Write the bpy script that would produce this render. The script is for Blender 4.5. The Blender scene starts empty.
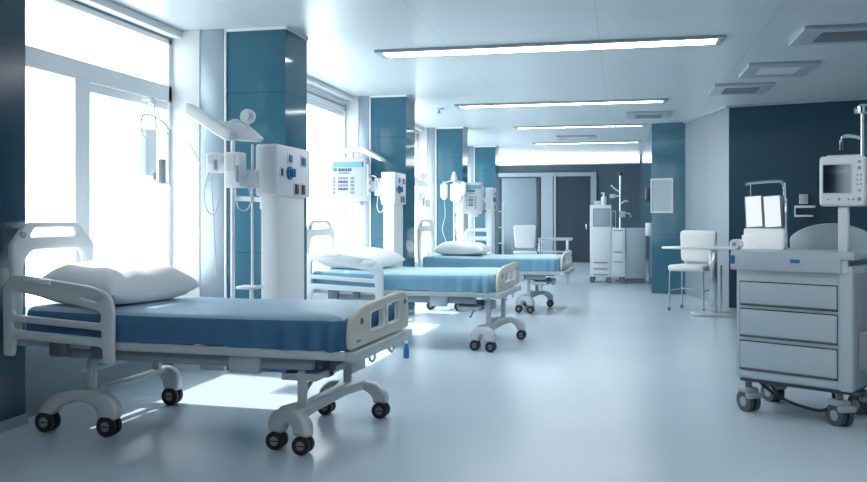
import bpy, bmesh, math, random
from mathutils import Vector, Matrix, noise
random.seed(4)
S = bpy.context.scene
C = S.collection
PI = math.pi

# ------------------------------------------------------------------ materials
def mat(name, col, rough=.5, metal=0, spec=.5, emit=None, es=0, alpha=1, coat=0, noise_amt=0, noise_scale=6, trans=0):
    m = bpy.data.materials.new(name); m.use_nodes = True
    nt = m.node_tree; b = nt.nodes['Principled BSDF']
    b.inputs['Base Color'].default_value = (*col, 1)
    b.inputs['Roughness'].default_value = rough
    b.inputs['Metallic'].default_value = metal
    b.inputs['Specular IOR Level'].default_value = spec
    b.inputs['Coat Weight'].default_value = coat
    b.inputs['Alpha'].default_value = alpha
    b.inputs['Transmission Weight'].default_value = trans
    if emit:
        b.inputs['Emission Color'].default_value = (*emit, 1); b.inputs['Emission Strength'].default_value = es
    if noise_amt:
        tc = nt.nodes.new('ShaderNodeTexCoord'); n = nt.nodes.new('ShaderNodeTexNoise'); n.inputs['Scale'].default_value = noise_scale
        n.inputs['Detail'].default_value = 4
        nt.links.new(tc.outputs['Object'], n.inputs['Vector'])
        mx = nt.nodes.new('ShaderNodeMix'); mx.data_type = 'RGBA'
        mx.inputs[6].default_value = (*[c * (1 - noise_amt) for c in col], 1); mx.inputs[7].default_value = (*[min(1, c * (1 + noise_amt)) for c in col], 1)
        nt.links.new(n.outputs['Fac'], mx.inputs[0]); nt.links.new(mx.outputs[2], b.inputs['Base Color'])
    return m

def seam_mat(name, col, seam, axes, rough=.3, spec=.5, width=.006, bump=0, coat=0, rough_var=0):
    """panelled surface: thin seams every `period` metres along the given world axes; axes = [(axis, period, offset)]"""
    m = mat(name, col, rough, spec=spec, coat=coat); nt = m.node_tree; b = nt.nodes['Principled BSDF']
    g = nt.nodes.new('ShaderNodeNewGeometry'); sp = nt.nodes.new('ShaderNodeSeparateXYZ'); nt.links.new(g.outputs['Position'], sp.inputs[0])
    acc = None
    def M(op, a, v=None):
        n = nt.nodes.new('ShaderNodeMath'); n.operation = op
        if isinstance(a, (int, float)): n.inputs[0].default_value = a
        else: nt.links.new(a, n.inputs[0])
        if v is not None:
            if isinstance(v, (int, float)): n.inputs[1].default_value = v
            else: nt.links.new(v, n.inputs[1])
        return n.outputs[0]
    for ax, per, off in axes:
        v = M('ADD', sp.outputs[ax], 1000 * per - off)
        v = M('MODULO', v, per)
        v = M('LESS_THAN', v, width)
        acc = v if acc is None else M('MAXIMUM', acc, v)
    mx = nt.nodes.new('ShaderNodeMix'); mx.data_type = 'RGBA'
    mx.inputs[6].default_value = (*col, 1); mx.inputs[7].default_value = (*seam, 1)
    nt.links.new(acc, mx.inputs[0]); nt.links.new(mx.outputs[2], b.inputs['Base Color'])
    if rough_var:
        n = nt.nodes.new('ShaderNodeTexNoise'); n.inputs['Scale'].default_value = .7; nt.links.new(g.outputs['Position'], n.inputs['Vector'])
        mr = nt.nodes.new('ShaderNodeMapRange'); mr.inputs[3].default_value = rough - rough_var; mr.inputs[4].default_value = rough + rough_var
        nt.links.new(n.outputs['Fac'], mr.inputs[0]); nt.links.new(mr.outputs[0], b.inputs['Roughness'])
    return m

M = {}
M['floor'] = mat('floor_vinyl', (.50, .59, .66), .24, spec=.55, noise_amt=.06, noise_scale=.8)
M['ceiling'] = seam_mat('ceiling_panels', (.60, .665, .69), (.44, .50, .53), [(0, 1.45, -.2), (1, 2.15, .9)], .32, .5, .008)
M['blue'] = seam_mat('blue_glossy_panel', (.046, .14, .195), (.026, .08, .115), [(2, 1.42, 1.05)], .08, .22, .008)
M['navy'] = seam_mat('navy_wall_panel', (.013, .052, .083), (.007, .03, .05), [(0, .62, .3)], .28, .45, .008)
M['navy_pillar'] = seam_mat('navy_panel', (.014, .058, .095), (.008, .03, .05), [(2, 1.42, 1.05)], .2, .5, .008)
M['grey_wall'] = mat('grey_wall_paint', (.20, .25, .285), .45, noise_amt=.04, noise_scale=1.2)
M['slate'] = seam_mat('slate_wall', (.075, .115, .15), (.05, .08, .11), [(0, 1.3, .2)], .35, .4, .01)
M['white_wall'] = mat('white_wall_paint', (.78, .81, .82), .4, noise_amt=.02, noise_scale=1)
M['grey_trim'] = mat('grey_metal_trim', (.33, .40, .46), .3, metal=.3, noise_amt=.04)
M['white_trim'] = mat('white_trim', (.82, .84, .85), .3, noise_amt=.02)
M['frame'] = mat('window_frame_white', (.93, .95, .96), .35, noise_amt=.02)
M['shell'] = mat('bed_shell_plastic', (.66, .70, .72), .38, noise_amt=.03)
M['steel'] = mat('painted_steel_light', (.56, .61, .64), .4, metal=.15, noise_amt=.04)
M['dark_steel'] = mat('painted_steel_dark', (.16, .18, .20), .45, metal=.3, noise_amt=.08)
M['cream'] = mat('cream_plastic', (.62, .61, .53), .38, noise_amt=.03)
M['chrome'] = mat('chrome', (.66, .70, .73), .16, metal=1, noise_amt=.03)
M['black'] = mat('black_rubber', (.012, .013, .015), .5, noise_amt=.1)
M['hub'] = mat('wheel_hub_grey', (.22, .24, .26), .4, noise_amt=.05)
M['sheet_hazed'] = mat('blue_sheet_hazed', (.20, .41, .54), .75, spec=.25, noise_amt=.08, noise_scale=9)  # blue sheet lightened to imitate haze over the two farther beds
M['sheet_hazed_lit_top'] = mat('blue_sheet_hazed_lit_top', (.42, .60, .70), .5, spec=.4, noise_amt=.05, noise_scale=7)  # haze and window glare painted into the mattress top
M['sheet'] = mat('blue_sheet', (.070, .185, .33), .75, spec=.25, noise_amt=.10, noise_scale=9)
M['sheet_lit_top'] = mat('blue_sheet_lit_top', (.34, .50, .62), .45, spec=.45, noise_amt=.06, noise_scale=7)  # paler than the sides: window glare painted into the top
M['pillow'] = mat('pillow_cotton', (.80, .82, .84), .8, spec=.2, noise_amt=.03, noise_scale=5)
M['white'] = mat('white_plastic', (.82, .84, .85), .35, noise_amt=.02)
M['offwhite'] = mat('offwhite_plastic', (.68, .72, .74), .4, noise_amt=.03)
M['cartgrey'] = mat('cart_enamel', (.455, .535, .58), .38, noise_amt=.03)
M['cartdark'] = mat('cart_gap', (.05, .065, .08), .5, noise_amt=.05)
M['midgrey'] = mat('mid_grey_plastic', (.30, .35, .39), .45, noise_amt=.05)
M['bluepl'] = mat('blue_plastic', (.03, .17, .42), .35, noise_amt=.05)
M['red'] = mat('dark_red_socket', (.12, .012, .015), .35, noise_amt=.1)
M['darkpl'] = mat('dark_plastic', (.03, .04, .055), .35, noise_amt=.05)
M['box_glow'] = mat('white_plastic_added_glow', (.86, .88, .88), .4, emit=(.93, .97, 1), es=.2, noise_amt=.02)  # chart holder box is no lamp; weak glow added to brighten it
M['moncase'] = mat('monitor_casing', (.46, .50, .53), .4, noise_amt=.03)
M['ink'] = mat('printed_dark_blue', (.02, .045, .075), .5, noise_amt=.05)
M['inklight'] = mat('printed_grey', (.14, .19, .23), .5, noise_amt=.05)
M['band'] = mat('printed_light_blue', (.12, .29, .43), .45, noise_amt=.05)
M['tube'] = mat('clear_tube', (.72, .78, .80), .2, alpha=.75, noise_amt=.02)
M['bag'] = mat('fluid_bag', (.80, .86, .89), .2, alpha=.8, noise_amt=.03)
M['clear'] = mat('clear_acrylic', (.80, .86, .90), .1, alpha=.38, noise_amt=.02)
M['lamp'] = mat('lamp_diffuser', (.9, .9, .9), .5, emit=(.95, .985, 1), es=16, noise_amt=.01)
M['cove'] = mat('cove_diffuser', (.9, .9, .9), .5, emit=(.95, .985, 1), es=2.6, noise_amt=.01)
M['ventdark'] = mat('vent_mesh', (.06, .055, .055), .6, noise_amt=.3, noise_scale=60)
M['page'] = mat('monitor_front', (.40, .45, .48), .6, noise_amt=.02)
M['page_glow'] = mat('white_page_added_glow', (.86, .88, .88), .4, emit=(.93, .97, 1), es=.42, noise_amt=.02)  # glow added to brighten the chart pages
M['board'] = mat('board_grey', (.38, .45, .49), .35, noise_amt=.03)
M['doorpanel'] = mat('door_glass_grey', (.16, .22, .265), .25, noise_amt=.05, noise_scale=1)
M['doordark'] = mat('door_dark', (.028, .045, .065), .3, noise_amt=.08, noise_scale=1)
M['doorframe'] = mat('door_frame_grey', (.30, .37, .42), .35, noise_amt=.03)
M['seatpad'] = mat('pale_vinyl', (.72, .74, .73), .45, noise_amt=.03)

# dark to pale reflection on the monitor screen, painted into its colour as a gradient
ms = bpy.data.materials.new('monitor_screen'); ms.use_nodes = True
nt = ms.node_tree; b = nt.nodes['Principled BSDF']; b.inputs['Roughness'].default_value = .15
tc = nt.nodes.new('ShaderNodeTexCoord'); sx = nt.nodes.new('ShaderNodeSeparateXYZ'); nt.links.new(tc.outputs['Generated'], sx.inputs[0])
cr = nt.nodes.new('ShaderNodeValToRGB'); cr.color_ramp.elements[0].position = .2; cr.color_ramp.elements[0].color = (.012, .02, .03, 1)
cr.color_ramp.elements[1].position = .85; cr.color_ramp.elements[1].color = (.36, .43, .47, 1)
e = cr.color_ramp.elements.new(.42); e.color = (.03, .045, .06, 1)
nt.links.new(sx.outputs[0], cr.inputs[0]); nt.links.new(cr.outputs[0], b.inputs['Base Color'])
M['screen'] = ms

# window glass: thin, nearly clear
mg = bpy.data.materials.new('window_glass'); mg.use_nodes = True
nt = mg.node_tree; nt.nodes.clear()
o = nt.nodes.new('ShaderNodeOutputMaterial'); mx = nt.nodes.new('ShaderNodeMixShader'); t = nt.nodes.new('ShaderNodeBsdfTransparent'); g = nt.nodes.new('ShaderNodeBsdfGlossy')
t.inputs[0].default_value = (.97, .985, .99, 1); g.inputs['Roughness'].default_value = .05; mx.inputs[0].default_value = .04
nt.links.new(t.outputs[0], mx.inputs[1]); nt.links.new(g.outputs[0], mx.inputs[2]); nt.links.new(mx.outputs[0], o.inputs[0])
M['glass'] = mg

# ------------------------------------------------------------------ mesh builder
def rounded(pts, r, n=4):
    out = []; N = len(pts)
    for i, p in enumerate(pts):
        ri = r[i] if isinstance(r, (list, tuple)) else r
        p = Vector(p); a = Vector(pts[i - 1]) - p; b = Vector(pts[(i + 1) % N]) - p
        d = min(ri, a.length * .48, b.length * .48)
        if d < 1e-5: out.append(tuple(p)); continue
        A = p + a.normalized() * d; B = p + b.normalized() * d
        for k in range(n + 1):
            t = k / n
            out.append(tuple(A * (1 - t) ** 2 + p * 2 * t * (1 - t) + B * t * t))
    return out

class MB:
    def __init__(s): s.v = []; s.f = []; s.m = []
    def add(s, vs, fs, mi=0, mx=None):
        b = len(s.v)
        s.v += [tuple(mx @ Vector(v)) if mx else tuple(v) for v in vs]
        s.f += [tuple(b + i for i in f) for f in fs]; s.m += [mi] * len(fs)
        return s
    def box(s, lo, hi, bev=0, mi=0, mx=None, seg=2):
        bm = bmesh.new(); bmesh.ops.create_cube(bm, size=1)
        for v in bm.verts:
            for k in range(3): v.co[k] = lo[k] + (v.co[k] + .5) * (hi[k] - lo[k])
        if bev:
            bev = min(bev, .49 * min(abs(hi[k] - lo[k]) for k in range(3)))
            bmesh.ops.bevel(bm, geom=bm.edges[:], offset=bev, segments=seg, profile=.5, affect='EDGES')
        bm.verts.index_update()
        s.add([v.co[:] for v in bm.verts], [[v.index for v in f.verts] for f in bm.faces], mi, mx); bm.free(); return s
    def cyl(s, p, q, r, r2=None, n=16, mi=0, mx=None):
        r2 = r if r2 is None else r2; p = Vector(p); q = Vector(q); d = (q - p).normalized()
        a = d.orthogonal().normalized(); b = d.cross(a); vs = []
        for c, rr in ((p, r), (q, r2)):
            for k in range(n):
                t = 2 * PI * k / n; vs.append(c + (a * math.cos(t) + b * math.sin(t)) * rr)
        fs = [(k, (k + 1) % n, n + (k + 1) % n, n + k) for k in range(n)] + [tuple(range(n - 1, -1, -1)), tuple(range(n, 2 * n))]
        return s.add(vs, fs, mi, mx)
    def lathe(s, prof, c=(0, 0, 0), n=20, mi=0, mx=None):
        vs = []; fs = []; L = len(prof)
        for r, z in prof:
            for k in range(n):
                t = 2 * PI * k / n; vs.append((c[0] + r * math.cos(t), c[1] + r * math.sin(t), c[2] + z))
        for i in range(L - 1):
            for k in range(n): fs.append((i * n + k, i * n + (k + 1) % n, (i + 1) * n + (k + 1) % n, (i + 1) * n + k))
        fs += [tuple(range(n - 1, -1, -1)), tuple((L - 1) * n + k for k in range(n))]
        return s.add(vs, fs, mi, mx)
    def tube(s, pts, r, n=8, mi=0, mx=None, smooth=0):
        P = [Vector(p) for p in pts]
        if smooth:
            Q = []
            for i in range(len(P) - 1):
                p0 = P[max(i - 1, 0)]; p1 = P[i]; p2 = P[i + 1]; p3 = P[min(i + 2, len(P) - 1)]
                for k in range(smooth):
                    t = k / smooth
                    Q.append(.5 * ((2 * p1) + (p2 - p0) * t + (2 * p0 - 5 * p1 + 4 * p2 - p3) * t * t + (3 * p1 - p0 - 3 * p2 + p3) * t ** 3))
            P = Q + [P[-1]]
        vs = []; fs = []; N = len(P); a = None
        for i, p in enumerate(P):
            d = (P[min(i + 1, N - 1)] - P[max(i - 1, 0)]).normalized()
            if a is None: a = d.orthogonal().normalized()
            else: a = (a - d * a.dot(d)).normalized()
            b = d.cross(a)
            for k in range(n):
                t = 2 * PI * k / n; vs.append(p + (a * math.cos(t) + b * math.sin(t)) * r)
        for i in range(N - 1):
            for k in range(n): fs.append((i * n + k, i * n + (k + 1) % n, (i + 1) * n + (k + 1) % n, (i + 1) * n + k))
        fs += [tuple(range(n - 1, -1, -1)), tuple((N - 1) * n + k for k in range(n))]
        return s.add(vs, fs, mi, mx)
    def plate(s, outer, holes=(), th=.04, bev=.008, mi=0, mx=None):
        """2-D outline (with holes) extruded th about its plane, edges rounded"""
        cu = bpy.data.curves.new('outline', 'CURVE'); cu.dimensions = '2D'; cu.fill_mode = 'BOTH'
        bev = min(bev, th * .45)
        cu.extrude = th / 2 - bev; cu.bevel_depth = bev; cu.bevel_resolution = 2; cu.offset = -bev
        for poly in [outer, *holes]:
            sp = cu.splines.new('POLY'); sp.points.add(len(poly) - 1); sp.use_cyclic_u = True
            for p, q in zip(sp.points, poly): p.co = (q[0], q[1], 0, 1)
        ob = bpy.data.objects.new('outline', cu); C.objects.link(ob)
        dg = bpy.context.evaluated_depsgraph_get(); me = bpy.data.meshes.new_from_object(ob.evaluated_get(dg))
        s.add([v.co[:] for v in me.vertices], [tuple(p.vertices) for p in me.polygons], mi, mx)
        bpy.data.objects.remove(ob); bpy.data.curves.remove(cu); bpy.data.meshes.remove(me); return s
    def prism(s, pts, z0, z1, mi=0, mx=None):
        n = len(pts); vs = [(*p, z0) for p in pts] + [(*p, z1) for p in pts]
        fs = [tuple(range(n - 1, -1, -1)), tuple(range(n, 2 * n))] + [(k, (k + 1) % n, n + (k + 1) % n, n + k) for k in range(n)]
        return s.add(vs, fs, mi, mx)

def obj(name, mb, mats, parent=None, angle=35, loc=None, flat=False):
    me = bpy.data.meshes.new(name); me.from_pydata(mb.v, [], mb.f)
    if isinstance(mats, str): mats = [mats]
    for m in mats: me.materials.append(M[m])
    me.polygons.foreach_set('material_index', mb.m)
    bm = bmesh.new(); bm.from_mesh(me); bmesh.ops.remove_doubles(bm, verts=bm.verts[:], dist=1e-5); bmesh.ops.recalc_face_normals(bm, faces=bm.faces[:]); bm.to_mesh(me); bm.free()
    if not flat:
        me.polygons.foreach_set('use_smooth', [True] * len(me.polygons)); me.set_sharp_from_angle(angle=math.radians(angle))
    o = bpy.data.objects.new(name, me); C.objects.link(o)
    if parent: o.parent = parent
    if loc: o.location = loc
    return o

def tag(o, label, cat, group=None, kind=None):
    o['label'] = label; o['category'] = cat
    if group: o['group'] = group
    if kind: o['kind'] = kind
    return o

def thing(name, label, cat, loc=(0, 0, 0), rz=0, group=None):
    o = bpy.data.objects.new(name, None); C.objects.link(o); o.empty_display_size = .2
    o.location = loc; o.rotation_euler = (0, 0, rz)
    return tag(o, label, cat, group)

def struct(name, mb, mats, parent=None, label=None, cat=None, flat=True):
    o = obj(name, mb, mats, parent, flat=flat)
    if parent is None:
        o['kind'] = 'structure'
        if label: o['label'] = label
        if cat: o['category'] = cat
    return o

def children(o): return [c for c in bpy.data.objects if c.parent == o]
def dup(o, parent=None):
    kids = children(o); c = o.copy(); C.objects.link(c)
    if parent: c.parent = parent
    for k in kids: dup(k, c)
    return c

# axis mappings for plates: plane XZ (extruded along y) and plane YZ (extruded along x)
def XZ(y): return Matrix(((1, 0, 0, 0), (0, 0, 1, y), (0, 1, 0, 0), (0, 0, 0, 1)))
def YZ(x): return Matrix(((0, 0, 1, x), (1, 0, 0, 0), (0, 1, 0, 0), (0, 0, 0, 1)))

# ------------------------------------------------------------------ the room
HC = 3.05
struct('floor', MB().box((-4.6, -2.2, -.1), (3.9, 26.3, 0)), 'floor', label='pale blue glossy vinyl ward floor', cat='floor')
struct('ceiling', MB().box((-4.6, -2.2, HC), (3.9, 26.3, HC + .1)), 'ceiling', label='white panelled ward ceiling', cat='ceiling')

PY = [7.03, 11.33, 15.63, 19.93]      # near faces of the four pillars
PD = .52
WX = [-3.95, -3.72, -3.72, -3.72, -3.72]
PF = -2.88
ORD = ('first', 'second', 'third', 'fourth', 'fifth')
# dark pillar at the very left
struct('pillar_1', MB().box((-4.5, -2.2, 0), (-3.85, 4.92, HC)), 'navy_pillar', label='dark blue wall panel beside the first bed', cat='pillar')
struct('baseboard_left', MB().box((-3.86, -2, 0), (-3.835, 4.93, .07), .004), 'grey_trim', label='grey skirting under the dark blue panel', cat='baseboard')
for i, y in enumerate(PY):
    x1, x2 = (-3.69, -3.46) if i == 0 else (-3.55, -3.40)
    p = struct(f'pillar_{i+2}', MB().box((min(WX[i], WX[i + 1]) - .05, y, 0), (PF, y + PD, HC)), 'blue', label=f'glossy teal blue pillar, {ORD[i]} along the window side', cat='pillar')
    obj('side_panel', MB().box((WX[i] - .1, y - .03, 0), (x1, y + .01, HC - .001), .003), 'white_wall', p)
    obj('corner_panel', MB().box((x1 + .001, y - .022, 0), (x2, y + .01, HC - .001), .003), 'grey_trim', p)
    obj('edge_strip', MB().box((x2 + .001, y - .018, 0), (x2 + .022, y + .005, HC - .001), .003), 'white_trim', p)
    obj('cornice', MB().box((x2, y - .012, HC - .025), (PF + .012, y + PD, HC - .0005)), 'white_trim', p)

def window_bay(n, x, y0, y1, mull, sill, trans0, trans1, top):
    """outer wall around one opening (below, above), frame with posts and transom, panes"""
    w = MB().box((x - .22, y0, 0), (x, y1, sill)).box((x - .22, y0, top), (x, y1, HC))
    struct('wall_left' if n == 1 else f'wall_left_{n}', w, 'grey_wall' if n == 1 else 'white_wall', label=f'wall below and above the {ORD[n - 1]} tall window', cat='wall')
    f = MB()
    a, b = x - .10, x - .015
    f.box((a, y0, sill), (b, y0 + .07, top), .006).box((a, y1 - .07, sill), (b, y1, top), .006)
    f.box((a, y0, top - .05), (b, y1, top), .006).box((a, y0, sill), (b, y1, sill + .06), .006)
    f.box((a, y0, trans0), (b, y1, trans1), .008)
    for m0, m1 in mull: f.box((a, m0, sill), (b + .012, m1, trans0 + .02), .008)
    f.box((a, mull[-1][1], trans0 - .07), (b - .02, y1, trans0), .006)
    f.box((x - .22, y0, sill - .02), (x + .05, y1, sill + .005), .006)
    wn = struct(f'window_{n}', f, 'frame', label=f'white framed tall window glowing with daylight, {ORD[n - 1]} of the row', cat='window')
    obj('pane', MB().box((x - .062, y0 + .06, sill + .05), (x - .056, y1 - .06, top - .04)), 'glass', wn)
    return wn
window_bay(1, WX[0], 4.92, 7.02, [(5.60, 5.78)], .70, 2.40, 2.55, 2.97)
obj_top = MB().box((-4.0, 4.9, HC - .07), (-3.86, 7.02, HC - .001), .01)
struct('trim_1', obj_top, 'white_trim', label='white cornice over the first window', cat='trim')
for n in (2, 3, 4, 5):
    y0 = PY[n - 2] + PD; y1 = (PY[n - 1] if n < 5 else 26.0) - .001
    window_bay(n, WX[n - 1], y0, y1, [(y0 + 1.1, y0 + 1.22), (y0 + 2.1, y0 + 2.22)], .55, 2.83, 2.92, 2.94)
    struct(f'trim_{n}', MB().box((WX[n - 1], y0, HC - .06), (WX[n - 1] + .1, y1, HC - .001), .01), 'white_trim', label=f'white cornice over the {ORD[n - 1]} window', cat='trim')

# right side: block with near face, splayed grey wall, dark wall
struct('pillar_6', MB().prism([(.55, 15.8), (1.12, 15.62), (1.12, 15.9), (1.12, 26.0), (.55, 26.0)], 0, HC), 'blue', label='teal blue corner pillar on the right carrying the white framed board', cat='pillar')
struct('wall_right_2', MB().prism([(1.12, 15.61), (1.60, 13.50), (2.2, 13.5), (2.2, 15.9), (1.125, 15.9)], 0, HC), 'grey_wall', label='grey splayed wall behind the round-ended table', cat='wall')
struct('wall_right', MB().prism([(1.602, 13.49), (3.75, 12.9), (3.75, 13.5), (1.602, 13.5)], 0, HC), 'navy', label='dark navy panelled wall behind the drawer cart', cat='wall')
struct('wall_right_3', MB().box((3.6, -2.2, 0), (3.8, 13.2, HC)), 'navy', label='dark navy side wall', cat='wall')
struct('trim_6', MB().prism([(1.60, 13.48), (3.7, 12.9), (3.7, 12.86), (1.585, 13.44)], HC - .03, HC - .001), 'grey_trim', label='pale cornice line along the dark wall', cat='trim')
struct('trim_7', MB().prism([(1.105, 15.62), (1.585, 13.48), (1.56, 13.47), (1.085, 15.6)], HC - .03, HC - .001), 'grey_trim', label='pale cornice line along the grey wall', cat='trim')
struct('wall_front', MB().box((-4.5, -2.3, 0), (3.8, -2.1, HC)), 'white_wall', label='wall behind the viewer', cat='wall')

# back wall with its two doors
struct('wall_back', MB().box((-4.5, 26.0, 0), (.56, 26.2, HC)), 'slate', label='slate grey wall at the far end of the ward', cat='wall')
f = MB().box((-3.85, 25.93, 2.60), (-.70, 26.0, 2.72), .006).box((-3.85, 25.93, 0), (-3.74, 26.0, 2.6), .006)
f.box((-.87, 25.93, 0), (-.70, 26.0, 2.6), .006)
struct('trim_8', f, 'doorframe', label='pale grey frame around the far doors', cat='trim')
d = struct('door_1', MB().box((-3.56, 25.95, .01), (-2.50, 25.99, 2.56), .004), 'doorpanel', label='grey sliding door in the far wall', cat='door')
obj('edge', MB().box((-2.49, 25.94, .01), (-2.36, 25.99, 2.56), .004).box((-3.74, 25.96, .01), (-3.57, 25.99, 2.56), .004), 'doordark', d)
struct('trim_9', MB().box((-2.35, 25.92, 0), (-2.0, 25.99, 2.6), .006).box((-1.97, 25.90, 0), (-1.90, 25.99, 2.62), .004), 'doorframe', label='pale grey post between the far doors', cat='trim')
d = struct('door_2', MB().box((-1.88, 25.95, .01), (-.88, 25.99, 2.58), .004), 'doordark', label='dark door in the far wall', cat='door')
obj('door_handle', MB().box((-1.02, 25.91, 1.0), (-.97, 25.95, 1.16), .006), 'chrome', d)
struct('baseboard_back', MB().box((-.69, 25.97, 0), (.55, 25.999, .08), .004), 'doorframe', label='skirting of the far wall', cat='baseboard')

# ------------------------------------------------------------------ ceiling fixtures
def ceiling_light(x0, x1, y0, y1, label, es='lamp'):
    t = thing('ceiling_light', label, 'light', ((x0 + x1) / 2, (y0 + y1) / 2, HC), 0, 'recessed strip lights in the ceiling')
    w, h = (x1 - x0) / 2, (y1 - y0) / 2
    outer = [(-w, -h), (w, -h), (w, h), (-w, h)]; b = .045
    inner = [(-w + b * 1.5, -h + b), (w - b * 1.5, -h + b), (w - b * 1.5, h - b), (-w + b * 1.5, h - b)]
    obj('frame', MB().plate(outer, [inner], .03, .006, mx=Matrix.Translation((0, 0, -.015))), 'board', t)
    obj('diffuser', MB().box((-w + b * 1.5, -h + b, -.02), (w - b * 1.5, h - b, -.008)), es, t)
ceiling_light(-2.42, .95, 8.22, 8.58, 'longest ceiling strip light, nearest the viewer above the first two beds')
ceiling_light(-2.42, .66, 12.45, 12.75, 'second ceiling strip light from the viewer')
ceiling_light(-1.95, .45, 15.75, 15.98, 'third ceiling strip light, thin line above the third bed')
ceiling_light(-1.95, .45, 19.25, 19.5, 'fourth ceiling strip light, just before the glowing cove')
ceiling_light(-2.42, .95, .2, .6, 'added ceiling strip light behind the viewer, unseen fill for the foreground')  # unseen lamp added to fill the foreground
ceiling_light(.9, 3.2, 3.6, 4.0, 'added short ceiling strip light between the viewer and the drawer cart, unseen fill')  # unseen lamp added to light the cart's front and top
t = thing('cove_light', 'wide glowing light box along the ceiling before the far wall', 'light', (-1.5, 23.7, HC))
obj('housing', MB().box((-2.02, .02, -.21), (2.02, .5, 0), .01), 'white', t)
obj('diffuser', MB().box((-2.0, -.01, -.20), (2.0, .03, -.015), .004), 'cove', t)

def vent(x, y, w, h, label, open_=True):
    t = thing('ceiling_vent', label, 'vent', (x, y, HC), 0, 'square ceiling vents')
    o = [(-w, -h), (w, -h), (w, h), (-w, h)]; k = .58
    i = [(-w * k, -h * k), (w * k, -h * k), (w * k, h * k), (-w * k, h * k)]
    obj('frame', MB().plate(o, [i], .036, .008, mx=Matrix.Translation((0, 0, -.018))), 'board', t)
    g = MB().box((-w * k, -h * k, -.03), (w * k, h * k, -.015))
    if open_:
        for q in range(9):
            yy = -h * k + (q + .5) * 2 * h * k / 9
            g.box((-w * k, yy - .006, -.045), (w * k, yy + .006, -.028), mi=1)
    obj('grille', g, ['ventdark', 'midgrey'] if open_ else ['offwhite', 'offwhite'], t)
vent(2.02, 8.36, .44, .36, 'dark meshed ceiling vent nearest the viewer')
vent(1.73, 10.2, .36, .42, 'closed pale ceiling vent between the two meshed ones', False)
vent(1.52, 11.65, .36, .42, 'meshed ceiling vent closest to the dark navy wall')
vent(.45, 14.3, .36, .36, 'small distant ceiling vent near the corner pillar')
vent(-.9, 18.0, .4, .3, 'pale ceiling vent between the two farthest strip lights', False)
t = thing('sprinkler', 'small sprinkler head on the white ceiling near the third pillar', 'sprinkler', (-2.75, 12.9, HC))
obj('plate', MB().lathe([(.07, 0), (.07, -.012), (.05, -.02)]), 'offwhite', t)
obj('nozzle', MB().lathe([(.018, -.018), (.018, -.06), (.04, -.066), (.04, -.072)]), 'midgrey', t)

# ------------------------------------------------------------------ hospital bed
L, W = 2.28, 1.05
OFF = (-L / 2, -W / 2, 0)

def caster(r, ax='x', hood='steel'):
    """twin-wheel caster centred over (0,0), rolling along ax, base on z=0"""
    m = MB(); a = Vector((0, 1, 0)) if ax == 'x' else Vector((1, 0, 0))
    for sgn in (-1, 1):
        p = a * sgn * .012 + Vector((0, 0, r)); q = a * sgn * .042 + Vector((0, 0, r))
        m.cyl(p, q, r, n=24); m.cyl(a * sgn * .04 + Vector((0, 0, r)), a * sgn * .046 + Vector((0, 0, r)), r * .5, n=18, mi=1)
        d = Vector((1, 0, 0)) if ax == 'x' else Vector((0, 1, 0))
        for k in (0,):
            c = a * sgn * .046 + Vector((0, 0, r + k * r * .7))
            m.box(tuple(min((c - d * r * .55)[i], (c + d * r * .55)[i]) - .003 for i in range(3)), tuple(max((c - d * r * .55)[i], (c + d * r * .55)[i]) + .003 for i in range(3)))
    m.cyl((0, 0, r), (0, 0, r * 2.25), r * .33, n=12, mi=2)
    return m

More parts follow.
